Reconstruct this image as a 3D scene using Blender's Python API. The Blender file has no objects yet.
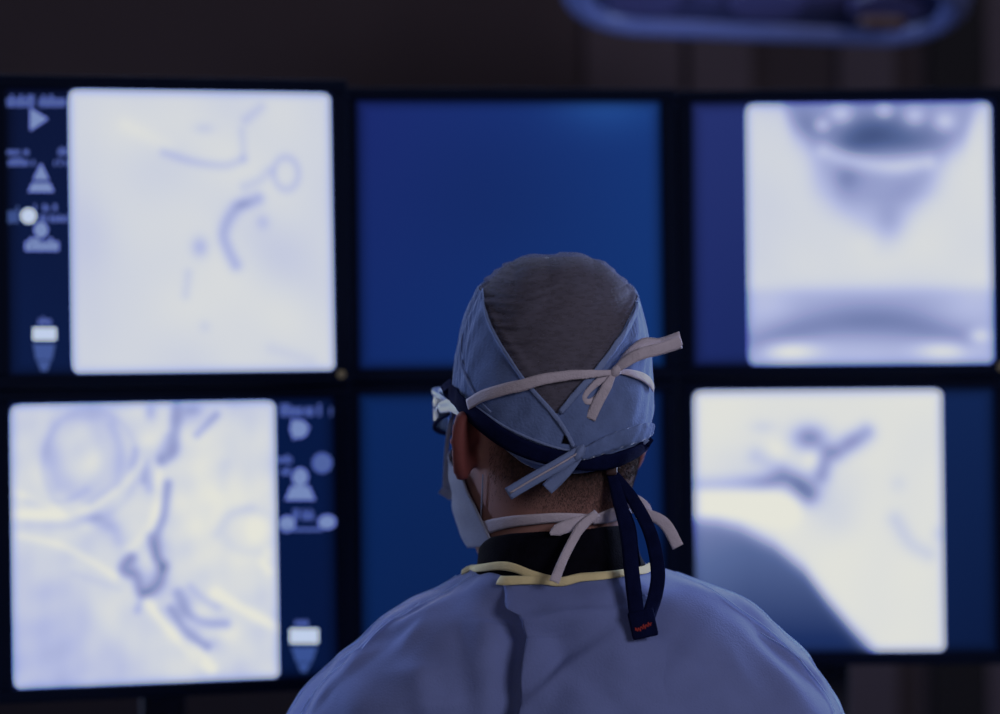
import bpy, bmesh, math, random
import numpy as np
from mathutils import Vector, Matrix
from mathutils.bvhtree import BVHTree
random.seed(4); rng = np.random.default_rng(4)
scene = bpy.context.scene
COL = scene.collection
PI = math.pi
# ------------------------------------------------------------------ camera
CAM_Z = 1.68; FPX = 85 / 36 * 1000
PITCH, ROLL = -0.0168, 0.0075
_cp, _sp, _cr, _sr = math.cos(PITCH), math.sin(PITCH), math.cos(ROLL), math.sin(ROLL)
RC = Matrix(((1, 0, 0), (0, _cp, -_sp), (0, _sp, _cp))) @ Matrix(((_cr, 0, _sr), (0, 1, 0), (-_sr, 0, _cr)))
CAM = Vector((0, 0, CAM_Z))
def ray(px, py): return (RC @ Vector(((px - 500) / FPX, 1, -(py - 357) / FPX)))
def at(px, py, Y):
    d = ray(px, py); return CAM + d * (Y / d.y)
cd = bpy.data.cameras.new('camera'); cam = bpy.data.objects.new('camera', cd); COL.objects.link(cam)
cd.lens = 85; cd.sensor_width = 36; cd.clip_start = .05
cam.matrix_world = Matrix.Translation(CAM) @ (RC @ Matrix.Rotation(PI / 2, 3, 'X')).to_4x4()
cd.dof.use_dof = True; cd.dof.focus_distance = 2.07; cd.dof.aperture_fstop = 2.2
scene.camera = cam
scene.view_settings.view_transform = 'Standard'; scene.view_settings.look = 'None'
# film response: straight up to .3, then a long shoulder, so the bright screens keep their picture
WHITE = 2.2; KNEE = .3
vs_ = scene.view_settings; vs_.use_curve_mapping = True; cmap = vs_.curve_mapping
cmap.white_level = (WHITE, WHITE, WHITE); cv = cmap.curves[3]
pt = cv.points.new(KNEE / WHITE, KNEE)
for p_ in cv.points: p_.handle_type = 'VECTOR'
cmap.update()
def to_scene(d):
    d = np.asarray(d, float); return np.where(d <= KNEE, d, KNEE + (d - KNEE) / (1 - KNEE) * (WHITE - KNEE))
# ------------------------------------------------------------------ helpers
def lin(c):
    return tuple(((v / 255) / 12.92 if v / 255 <= .04045 else ((v / 255 + .055) / 1.055) ** 2.4) for v in c)
def lin_np(a):
    a = np.asarray(a, float) / 255
    return np.where(a <= .04045, a / 12.92, ((a + .055) / 1.055) ** 2.4)
def mat(name, col, rough=.8, bump=0, bscale=300, var=0, vscale=20, metal=0, spec=.5, sss=0, trans=0, sheen=0):
    m = bpy.data.materials.new(name); m.use_nodes = True
    nt = m.node_tree; b = nt.nodes['Principled BSDF']
    b.inputs['Base Color'].default_value = (*col, 1); b.inputs['Roughness'].default_value = rough
    b.inputs['Metallic'].default_value = metal; b.inputs['Specular IOR Level'].default_value = spec
    b.inputs['Transmission Weight'].default_value = trans
    if sheen: b.inputs['Sheen Weight'].default_value = sheen; b.inputs['Sheen Roughness'].default_value = .22; b.inputs['Sheen Tint'].default_value = (.8, .88, 1, 1)
    if sss:
        b.inputs['Subsurface Weight'].default_value = sss
        b.inputs['Subsurface Radius'].default_value = (.012, .004, .003)
        b.inputs['Subsurface Scale'].default_value = 1
    tc = nt.nodes.new('ShaderNodeTexCoord')
    if var:
        n = nt.nodes.new('ShaderNodeTexNoise'); n.inputs['Scale'].default_value = vscale; n.inputs['Detail'].default_value = 4
        nt.links.new(tc.outputs['Object'], n.inputs['Vector'])
        r = nt.nodes.new('ShaderNodeValToRGB')
        r.color_ramp.elements[0].position = .3; r.color_ramp.elements[1].position = .7
        r.color_ramp.elements[0].color = (*[c * (1 - var) for c in col], 1)
        r.color_ramp.elements[1].color = (*[min(1, c * (1 + var)) for c in col], 1)
        nt.links.new(n.outputs['Fac'], r.inputs['Fac']); nt.links.new(r.outputs['Color'], b.inputs['Base Color'])
    if bump:
        n2 = nt.nodes.new('ShaderNodeTexNoise'); n2.inputs['Scale'].default_value = bscale; n2.inputs['Detail'].default_value = 3
        nt.links.new(tc.outputs['Object'], n2.inputs['Vector'])
        bp = nt.nodes.new('ShaderNodeBump'); bp.inputs['Strength'].default_value = bump; bp.inputs['Distance'].default_value = .002
        nt.links.new(n2.outputs['Fac'], bp.inputs['Height']); nt.links.new(bp.outputs['Normal'], b.inputs['Normal'])
    return m
def emit_attr(name, strength=1.0, rough=.35):
    m = bpy.data.materials.new(name); m.use_nodes = True; nt = m.node_tree; b = nt.nodes['Principled BSDF']
    a = nt.nodes.new('ShaderNodeVertexColor'); a.layer_name = 'glow'
    nt.links.new(a.outputs['Color'], b.inputs['Emission Color']); b.inputs['Emission Strength'].default_value = strength
    b.inputs['Base Color'].default_value = (.004, .004, .006, 1); b.inputs['Roughness'].default_value = rough
    b.inputs['Specular IOR Level'].default_value = .03
    return m
def emit(name, col, strength=1.0):
    m = bpy.data.materials.new(name); m.use_nodes = True; b = m.node_tree.nodes['Principled BSDF']
    b.inputs['Base Color'].default_value = (.01, .01, .01, 1)
    b.inputs['Emission Color'].default_value = (*[float(v) for v in to_scene(col)], 1); b.inputs['Emission Strength'].default_value = strength
    return m
def obj(name, bm_or_mesh, m, parent=None, smooth=True, mw=None):
    if isinstance(bm_or_mesh, bmesh.types.BMesh):
        bmesh.ops.recalc_face_normals(bm_or_mesh, faces=bm_or_mesh.faces[:])
        me = bpy.data.meshes.new(name); bm_or_mesh.to_mesh(me); bm_or_mesh.free()
    else: me = bm_or_mesh; me.name = name
    if m: me.materials.append(m)
    if smooth:
        me.polygons.foreach_set('use_smooth', [True] * len(me.polygons))
    o = bpy.data.objects.new(name, me); COL.objects.link(o)
    if mw is not None: o.matrix_world = mw
    if parent is not None: o.parent = parent
    return o
def empty(name, mw=None):
    o = bpy.data.objects.new(name, None); o.empty_display_size = .1; COL.objects.link(o)
    if mw is not None: o.matrix_world = mw
    return o
def tag(o, label=None, cat=None, group=None, kind=None):
    if label: o['label'] = label
    if cat: o['category'] = cat
    if group: o['group'] = group
    if kind: o['kind'] = kind
    return o
def add_box(bm, c, s, M=None, bevel=0, seg=2):
    r = bmesh.ops.create_cube(bm, size=1); vs = r['verts']
    for v in vs: v.co = Vector((v.co.x * s[0] + c[0], v.co.y * s[1] + c[1], v.co.z * s[2] + c[2]))
    if bevel:
        es = list({e for v in vs for e in v.link_edges})
        rr = bmesh.ops.bevel(bm, geom=es, offset=bevel, segments=seg, profile=.5, affect='EDGES')
        vs = list({v for f in rr['faces'] for v in f.verts} | {v for v in vs if v.is_valid})
    if M is not None:
        for v in vs: v.co = M @ v.co
    return vs
def rings_bm(rings, closed=True, cap0=True, cap1=True, bm=None):
    bm = bm or bmesh.new(); V = [[bm.verts.new(p) for p in r] for r in rings]; n = len(rings[0])
    for i in range(len(V) - 1):
        for j in range(n if closed else n - 1):
            k = (j + 1) % n
            bm.faces.new((V[i][j], V[i][k], V[i + 1][k], V[i + 1][j]))
    if closed and cap0: bm.faces.new(V[0])
    if closed and cap1: bm.faces.new(V[-1])
    return bm
def catmull(P, n):
    P = [np.asarray(p, float) for p in P]; Q = [2 * P[0] - P[1]] + P + [2 * P[-1] - P[-2]]
    out = []
    for s in np.linspace(0, len(P) - 1, n):
        i = min(int(s), len(P) - 2); t = s - i
        a, b, c, d = Q[i:i + 4]
        out.append(.5 * (2 * b + (c - a) * t + (2 * a - 5 * b + 4 * c - d) * t * t + (3 * b - a - 3 * c + d) * t ** 3))
    return np.array(out)
def tube(bm, pts, radii, n=12, flat=(1, 1)):
    pts = [Vector(p) for p in pts]; N = len(pts); up = Vector((0, 0, 1)); rings = []
    if not hasattr(radii, '__len__'): radii = [radii] * N
    prev = None
    for i, p in enumerate(pts):
        t = (pts[min(i + 1, N - 1)] - pts[max(i - 1, 0)]).normalized()
        if prev is None:
            a = t.cross(up)
            if a.length < .05: a = t.cross(Vector((1, 0, 0)))
            prev = a.normalized()
        prev = (prev - t * prev.dot(t)).normalized(); b = t.cross(prev)
        def ring(c, r): return [c + (prev * math.cos(2 * PI * j / n) * flat[0] + b * math.sin(2 * PI * j / n) * flat[1]) * r for j in range(n)]
        if i == 0:
            for k in (.95, .7, .4): rings.append(ring(p - t * radii[0] * math.sin(math.acos(1 - k)) if False else p - t * radii[0] * k, radii[0] * math.sqrt(1 - k * k)))
        rings.append(ring(p, radii[i]))
        if i == N - 1:
            for k in (.4, .7, .95): rings.append(ring(p + t * radii[-1] * k, radii[-1] * math.sqrt(1 - k * k)))
    return rings_bm(rings, bm=bm)
def chain(bm, pts, radii, m=10, n=16, flat=(1, 1)):
    P = catmull([list(p) + [r] for p, r in zip(pts, radii)], m * (len(pts) - 1) + 1)
    return tube(bm, [p[:3] for p in P], [p[3] for p in P], n, flat)
def remeshed(bm, voxel, smooth=4):
    me = bpy.data.meshes.new('tmp'); bmesh.ops.recalc_face_normals(bm, faces=bm.faces[:]); bm.to_mesh(me); bm.free()
    o = bpy.data.objects.new('tmp', me); COL.objects.link(o)
    r = o.modifiers.new('r', 'REMESH'); r.mode = 'VOXEL'; r.voxel_size = voxel
    if smooth:
        s = o.modifiers.new('s', 'SMOOTH'); s.iterations = smooth; s.factor = .5
    dg = bpy.context.evaluated_depsgraph_get(); dg.update()
    out = bpy.data.meshes.new_from_object(o.evaluated_get(dg))
    bpy.data.objects.remove(o); bpy.data.meshes.remove(me)
    return out
def get_co(me):
    a = np.empty(len(me.vertices) * 3); me.vertices.foreach_get('co', a); return a.reshape(-1, 3)
def get_no(me):
    a = np.empty(len(me.vertices) * 3); me.vertices.foreach_get('normal', a); return a.reshape(-1, 3)
def set_co(me, a): me.vertices.foreach_set('co', a.ravel()); me.update()
def interp(x, tab, col): return np.interp(x, [t[0] for t in tab], [t[col] for t in tab])
def smooth_tab(tab, n=200):
    t = catmull(tab, n); return t[np.argsort(t[:, 0])]
def set_color(me, name, rgb):
    a = me.color_attributes.new(name, 'FLOAT_COLOR', 'POINT')
    a.data.foreach_set('color', np.concatenate([rgb, np.ones((len(rgb), 1))], 1).astype(np.float32).ravel())
# ------------------------------------------------------------------ room
M_wall = mat('wall_paint', lin((62, 54, 60)), .9, bump=.1, bscale=80, var=.12, vscale=1.5)
M_panel = mat('wall_panel', lin((78, 70, 80)), .8, var=.1, vscale=3)
M_darkpanel = mat('wall_recess', lin((16, 14, 22)), .8, var=.1, vscale=3)
M_lowwall = mat('lower_wall_panel', lin((62, 44, 40)), .7, var=.3, vscale=4)  # plain brownish colour for the lower wall
M_floor = mat('floor_vinyl', lin((50, 50, 58)), .5, var=.1, vscale=3)
M_ceil = mat('ceiling_tile', lin((70, 70, 78)), .9, bump=.2, bscale=60)
WY = 4.3; X0, X1, Y0, H = -3.2, 3.2, -3.2, 3.0
def slab(name, c, s, m):
    bm = bmesh.new(); add_box(bm, c, s); o = obj(name, bm, m, smooth=False); tag(o, kind='structure'); return o
slab('floor', (0, (WY + Y0) / 2, -.05), (X1 - X0 + .4, WY - Y0 + .4, .1), M_floor)
slab('ceiling', (0, (WY + Y0) / 2, H + .05), (X1 - X0 + .4, WY - Y0 + .4, .1), M_ceil)
slab('wall_back', (0, WY + .05, H / 2), (X1 - X0, .1, H), M_wall)
slab('wall_front', (0, Y0 - .05, H / 2), (X1 - X0, .1, H), M_wall)
slab('wall_left', (X0 - .05, (WY + Y0) / 2, H / 2), (.1, WY - Y0, H), M_wall)
slab('wall_right', (X1 + .05, (WY + Y0) / 2, H / 2), (.1, WY - Y0, H), M_wall)
def wx(px): return at(px, 50, WY - .03).x
k = 0
for a, b, m in ((586, 682, M_panel), (690, 752, M_panel), (840, 895, M_panel), (930, 984, M_darkpanel), (986, 1060, M_panel)):
    k += 1
    slab('trim_%d' % k, ((wx(a) + wx(b)) / 2, WY - .015, 1.95), (wx(b) - wx(a), .03, 2.1), m)
slab('trim_%d' % (k + 1), (0, WY - .0175, .45), (X1 - X0, .035, .9), M_lowwall)
# ------------------------------------------------------------------ monitors
SW, SH = .345, .301
M_bezel = mat('monitor_casing', (.003, .007, .022), .7, bump=.05, bscale=900, spec=.05)  # blue glare of the screens put into the black casing colour
M_button = mat('power_button_ring', lin((150, 140, 100)), .5, var=.1, vscale=200)
M_metal = mat('rack_metal', (.02, .02, .025), .5, metal=.6, var=.1, vscale=30)
M_screen = emit_attr('screen_glow'); M_xray = emit_attr('xray_picture')
def icon_mat(rgb): return emit('icon_glow', lin(rgb))
M_ic1 = emit('icon_soft_blue', lin((78, 98, 160))); M_ic2 = emit('icon_pale', lin((116, 136, 186)))
M_ic3 = emit('icon_white', lin((190, 205, 232))); M_ic4 = emit('icon_dim', lin((55, 80, 145)))
STOPS = np.array([0, .25, .5, .7, .85, 1.0])
RAMP = lin_np([(26, 46, 96), (86, 104, 152), (138, 148, 196), (178, 186, 224), (206, 211, 222), (229, 229, 218)])
def ramp(v):
    v = np.clip(v, 0, 1); return np.stack([np.interp(v, STOPS, RAMP[:, i]) for i in range(3)], -1)
class Paint:                                     # a grey-value picture made of soft strokes and patches
    def __init__(s, box, off, sc, n=170):
        s.n = n; s.soft = sc or 1.3; u = np.linspace(0, 1, n); s.U, s.V = np.meshgrid(u, u)      # V down
        s.box = box; s.X = box[0] + s.U * (box[2] - box[0]); s.Y = box[1] + s.V * (box[3] - box[1])
        s.v = np.full((n, n), .88)
    def dist(s, P):
        P = catmull(P, 12 * len(P)) if len(P) > 2 else np.array(P, float); D = np.full(s.X.shape, 1e9)
        for (x0, y0), (x1, y1) in zip(P[:-1], P[1:]):
            dx, dy = x1 - x0, y1 - y0; L = dx * dx + dy * dy + 1e-9
            t = np.clip(((s.X - x0) * dx + (s.Y - y0) * dy) / L, 0, 1)
            D = np.minimum(D, np.hypot(s.X - x0 - t * dx, s.Y - y0 - t * dy))
        return D
    def stroke(s, P, w, a): w *= s.soft; s.v += a * np.exp(-(s.dist(P) / w) ** 2)
    def blob(s, x, y, rx, ry, a): s.v += a * np.exp(-((s.X - x) / rx) ** 2 - ((s.Y - y) / ry) ** 2)
    def ring(s, x, y, rx, ry, w, a):
        d = (np.hypot((s.X - x) / rx, (s.Y - y) / ry) - 1) * min(rx, ry); s.v += a * np.exp(-(d / w) ** 2)
    def noise(s, amp, k=9):
        f = np.zeros_like(s.v)
        for i in range(40):
            a, b, p = rng.normal(0, k), rng.normal(0, k), rng.uniform(0, 6.3)
            f += np.sin(a * s.U + b * s.V + p)
        s.v += amp * f / 4.5
pics = {}
p = Paint((155, 42, 745, 672), None, None)           # upper left picture
p.v[:] = .87; p.noise(.022)
p.blob(720, 150, 90, 260, -.05); p.blob(180, 350, 60, 400, -.06); p.blob(430, 520, 130, 80, .05); p.blob(300, 130, 160, 60, .06); p.blob(470, 350, 120, 200, .04)
p.stroke([(365, 180), (430, 200), (500, 208), (540, 195)], 9, -.15); p.blob(455, 125, 25, 14, -.11); p.stroke([(585, 75), (550, 105)], 10, -.12)
p.ring(640, 225, 28, 36, 9, -.14); p.stroke([(575, 282), (535, 298), (508, 328), (496, 365), (506, 400), (522, 432)], 12, -.26)
p.blob(540, 296, 24, 12, -.12); p.blob(585, 335, 16, 18, -.14); p.blob(442, 392, 20, 24, -.24); p.stroke([(545, 255), (580, 240), (600, 220)], 10, -.12)
p.stroke([(415, 450), (408, 500)], 9, -.10); p.stroke([(540, 130), (545, 190)], 8, -.1); p.stroke([(600, 620), (690, 650)], 12, -.06); p.blob(450, 570, 14, 14, -.08)
p.stroke([(280, 120), (370, 165)], 14, .05); p.blob(640, 560, 60, 100, .03)
p.v = .855 + (p.v - .87) * .85; pics['UL'] = p
p = Paint((25, 42, 620, 690), None, 1.1)            # lower left picture
p.v[:] = .84; p.noise(.03)
p.blob(60, 620, 220, 200, -.08); p.blob(520, 250, 160, 220, .06); p.blob(250, 500, 60, 40, .05); p.blob(330, 560, 150, 120, .0)
p.ring(185, 165, 78, 110, 20, -.07); p.ring(180, 165, 48, 80, 16, -.06); p.stroke([(120, 90), (108, 160), (125, 235)], 14, -.06); p.stroke([(250, 90), (268, 150), (262, 230)], 12, -.07); p.blob(190, 70, 40, 14, -.08); p.blob(205, 180, 26, 40, .09); p.ring(200, 180, 105, 125, 9, -.06)
p.stroke([(30, 292), (150, 295), (220, 268), (275, 222), (318, 180)], 11, .16); p.stroke([(60, 262), (140, 268), (190, 240)], 10, -.08); p.stroke([(60, 315), (150, 320), (215, 300)], 10, -.06)
p.stroke([(40, 340), (130, 365), (200, 405), (250, 440)], 9, .10); p.stroke([(210, 310), (250, 330), (260, 360)], 14, -.10); p.blob(190, 325, 18, 14, .08)
p.stroke([(395, 55), (390, 110), (383, 155), (360, 178)], 12, -.34); p.blob(335, 62, 14, 20, -.22); p.stroke([(440, 118), (485, 72)], 9, -.26); p.blob(425, 60, 26, 12, -.22)
p.stroke([(325, 180), (318, 222)], 9, -.2); p.stroke([(345, 185), (352, 258), (335, 325), (285, 380)], 12, .13)
p.stroke([(372, 230), (362, 300), (345, 350), (345, 395), (358, 425)], 10, -.36); p.stroke([(360, 420), (345, 462), (312, 478), (298, 442), (270, 424), (288, 398)], 11, -.42)
p.stroke([(330, 350), (345, 400)], 10, -.2); p.blob(320, 480, 18, 12, -.2); p.stroke([(312, 490), (300, 520)], 9, -.16); p.blob(325, 400, 22, 30, .1)
p.stroke([(320, 500), (380, 572), (465, 662)], 13, .2); p.stroke([(478, 488), (540, 528), (620, 574)], 12, .18)
p.stroke([(392, 485), (412, 530), (455, 555), (500, 560)], 12, -.3); p.stroke([(375, 520), (410, 575), (455, 610)], 10, -.3); p.blob(495, 585, 36, 28, .12)
p.ring(560, 345, 62, 48, 14, -.07); p.stroke([(480, 350), (510, 305), (560, 290)], 12, -.08); p.stroke([(585, 420), (600, 440)], 10, .1); p.blob(565, 345, 30, 28, .09); p.blob(595, 395, 14, 20, .1); p.stroke([(500, 190), (495, 240)], 16, -.07)
p.stroke([(300, 150), (280, 210), (200, 270)], 8, -.1); p.stroke([(160, 430), (260, 470)], 9, -.05)
for (x_, y_, w_, a_) in ((400, 75, 20, -.14), (385, 150, 22, -.18), (350, 250, 24, -.06), (352, 370, 26, -.14), (335, 455, 30, -.18), (288, 425, 22, -.16), (415, 500, 26, -.14), (425, 575, 24, -.16), (240, 320, 30, -.08), (300, 190, 22, -.1), (430, 70, 30, -.1), (470, 600, 20, -.12), (440, 540, 24, .12), (300, 330, 26, .1), (330, 130, 20, .08), (590, 120, 40, .05), (470, 300, 50, .03)): p.blob(x_, y_, w_, w_, a_)
p.v = np.where(p.v < .62, .62 + (p.v - .62) * .45, p.v); f_ = p.v.copy(); p.noise(.02, 30)
p.stroke([(372, 120), (340, 200), (330, 240)], 10, -.12); p.stroke([(420, 470), (450, 500), (480, 520)], 9, -.12); p.stroke([(350, 520), (400, 590), (440, 640)], 8, -.12); p.stroke([(30, 240), (120, 275), (170, 270)], 8, .08)
pics['LL'] = p
p = Paint((198, 50, 768, 660), None, 1.6)           # upper right picture
p.v[:] = .90; p.noise(.014)
p.blob(230, 250, 130, 300, -.06)
jaw = 1 / (1 + np.exp((p.Y - np.interp(p.X, [198, 275, 305, 350, 430, 500, 580, 660, 705, 735, 768], [30, 40, 105, 145, 168, 185, 182, 172, 140, 70, 30])) / 18))
p.v -= .36 * jaw; p.blob(500, 122, 100, 46, -.26); p.blob(470, 230, 90, 60, -.06); p.blob(520, 90, 140, 30, -.06); p.blob(640, 130, 60, 36, -.12); p.blob(440, 150, 50, 26, -.1); p.blob(330, 90, 26, 36, -.1)
p.blob(480, 130, 80, 40, -.14); p.blob(570, 145, 60, 25, -.1); p.blob(350, 110, 30, 30, -.08)
for bx, by, br in ((420, 75, 26), (590, 82, 24), (520, 68, 18), (660, 95, 26), (375, 100, 16)): p.blob(bx, by, br, br * .85, .30)
p.stroke([(380, 160), (450, 185), (540, 198), (620, 188)], 12, .22)
neck = (1 / (1 + np.exp((np.abs(p.X - 505) - np.interp(p.Y, [150, 200, 260, 320, 400], [150, 130, 112, 70, 25])) / 18))) * np.clip((420 - p.Y) / 150, 0, 1) * (1 - jaw)
p.v -= .30 * neck; p.blob(370, 220, 30, 60, -.08); p.blob(620, 220, 36, 50, -.10); p.blob(410, 290, 40, 40, -.06); p.blob(430, 225, 30, 30, -.16); p.blob(530, 330, 35, 45, -.14); p.blob(570, 250, 40, 40, -.08); p.blob(480, 370, 36, 30, .05)
p.v -= .25 / (1 + np.exp(-(p.Y - 485) / 9)); p.blob(480, 540, 110, 70, -.10)
p.stroke([(225, 612), (330, 578), (430, 562), (560, 566), (700, 606)], 22, -.20); p.blob(290, 628, 70, 24, .38); p.blob(655, 630, 70, 24, .34); p.blob(735, 596, 26, 16, .26); p.blob(480, 635, 90, 30, .06)
p.blob(250, 520, 60, 40, .1); p.blob(720, 520, 60, 40, .06)
pics['UR'] = p
p = Paint((75, 44, 652, 650), None, None)            # lower right picture
p.v[:] = .95; p.noise(.012)
bound = np.interp(p.X, [75, 130, 180, 260, 330, 380, 440, 480, 520, 652], [338, 345, 360, 402, 462, 530, 602, 645, 700, 900])
dk = 1 / (1 + np.exp(-(p.Y - bound) / 10))
p.stroke([(85, 265), (160, 263), (230, 260), (290, 246), (340, 285)], 18, -.30); p.blob(325, 275, 50, 44, -.34); p.blob(250, 255, 60, 22, -.14); p.blob(335, 150, 46, 36, -.14); p.blob(440, 165, 40, 26, -.12); p.blob(375, 215, 24, 40, -.14); p.blob(180, 215, 90, 40, -.06)
p.stroke([(85, 302), (200, 305), (290, 312)], 26, .30)
p.blob(345, 155, 40, 30, -.38); p.stroke([(410, 188), (440, 165), (475, 142)], 17, -.34); p.stroke([(385, 190), (370, 240)], 16, -.26); p.blob(235, 128, 30, 16, -.1)
p.stroke([(220, 195), (275, 222)], 18, -.14); p.blob(350, 205, 20, 22, .12); p.blob(265, 185, 26, 26, .08)
p.stroke([(540, 345), (575, 400), (615, 425)], 16, -.13); p.blob(548, 262, 20, 20, -.07); p.blob(640, 380, 16, 20, -.12); p.stroke([(430, 250), (420, 340)], 40, -.05); p.blob(390, 330, 50, 50, -.04)
p.v = p.v * (1 - dk) + dk * (.30 - .30 * np.clip((p.Y - 360) / 260, 0, 1) + .05 * np.clip((200 - p.X) / 100, 0, 1))
pics['LR'] = p
def grid_mesh(name, x0, x1, z0, z1, nx, nz, y, rgb):
    xs = np.linspace(x0, x1, nx); zs = np.linspace(z1, z0, nz)
    X, Z = np.meshgrid(xs, zs); co = np.stack([X, np.full_like(X, y), Z], -1).reshape(-1, 3)
    i = np.arange(nx * nz).reshape(nz, nx)
    f = np.stack([i[:-1, :-1], i[1:, :-1], i[1:, 1:], i[:-1, 1:]], -1).reshape(-1, 4)
    me = bpy.data.meshes.new(name); me.from_pydata(co.tolist(), [], f.tolist()); me.update()
    set_color(me, 'glow', to_scene(rgb.reshape(-1, 3))); return me
YAWS = {'L': .2398, 'M': .1079, 'R': -.0118}; CXY = {'L': (-.3474, 2.5187), 'M': (.0135, 2.6657), 'R': (.3946, 2.7068)}
CZ = {'U': .0938, 'L': -.2361}; TILT = .047
def mon_matrix(key):
    yaw = YAWS[key[1]]; n = Vector((-math.sin(yaw), math.cos(yaw), 0)); u = Vector((math.cos(yaw), math.sin(yaw), 0))
    v = Vector((0, 0, math.cos(TILT))) + n * math.sin(TILT); w = u.cross(v) * -1        # local: x right, y away from viewer, z up
    w = v.cross(u)
    M = Matrix((u, w, v)).transposed().to_4x4(); M.translation = Vector((*CXY[key[1]], CZ[key[0]] + CAM_Z)); return M
def to_local(key, px, py):
    M = mon_matrix(key); Mi = M.inverted(); o = Mi @ CAM; d = Mi.to_3x3() @ ray(px, py)
    t = -o.y / d.y; q = o + d * t; return q.x, q.z
def blank_rgb(key, n=48):
    U, V = np.meshgrid(np.linspace(0, 1, n), np.linspace(0, 1, n))
    c = {'UL': [(7, 18, 52), (9, 24, 66), (8, 26, 68), (6, 22, 60)],
         'LL': [(6, 24, 66), (6, 24, 66), (6, 26, 70), (5, 20, 58)],
         'UM': [(25, 40, 108), (16, 52, 120), (14, 40, 102), (8, 48, 108)],
         'LM': [(9, 38, 92), (6, 34, 86), (6, 32, 80), (5, 30, 76)],
         'UR': [(36, 48, 110), (28, 46, 108), (26, 40, 100), (12, 36, 84)],
         'LR': [(18, 36, 80), (10, 34, 80), (16, 36, 80), (6, 24, 62)]}[key]
    c = lin_np(c)
    rgb = (c[0] * (1 - U)[..., None] + c[1] * U[..., None]) * (1 - V)[..., None] + (c[2] * (1 - U)[..., None] + c[3] * U[..., None]) * V[..., None]
    if key == 'UM':
        g = np.exp(-((U - .82) / .16) ** 2 - ((V + .02) / .12) ** 2); rgb = rgb + g[..., None] * lin_np((20, 52, 90))  # highlight near the top right painted into the screen glow
        g = np.exp(-((U - .45) / .3) ** 2 - ((V - .35) / .3) ** 2); rgb = rgb * (1 - .14 * g[..., None])
    e = np.minimum(np.minimum(U, 1 - U), np.minimum(V, 1 - V)); rgb = rgb * np.clip(.35 + e / .05, 0, 1)[..., None]
    return rgb
M_strip = M_ic1
def poly(bm, pts, y):
    bm.faces.new([bm.verts.new((a, y, b)) for a, b in pts])
def disc(cx, cz, rx, rz, n=24): return [(cx + rx * math.cos(2 * PI * i / n), cz + rz * math.sin(2 * PI * i / n)) for i in range(n)]
IMG = {'UL': (70.5, 90, 333, 372), 'LL': (12, 403, 277.5, 689), 'UR': (747.5, 103.5, 992, 366), 'LR': (693, 390.5, 943.5, 651.5)}
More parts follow.
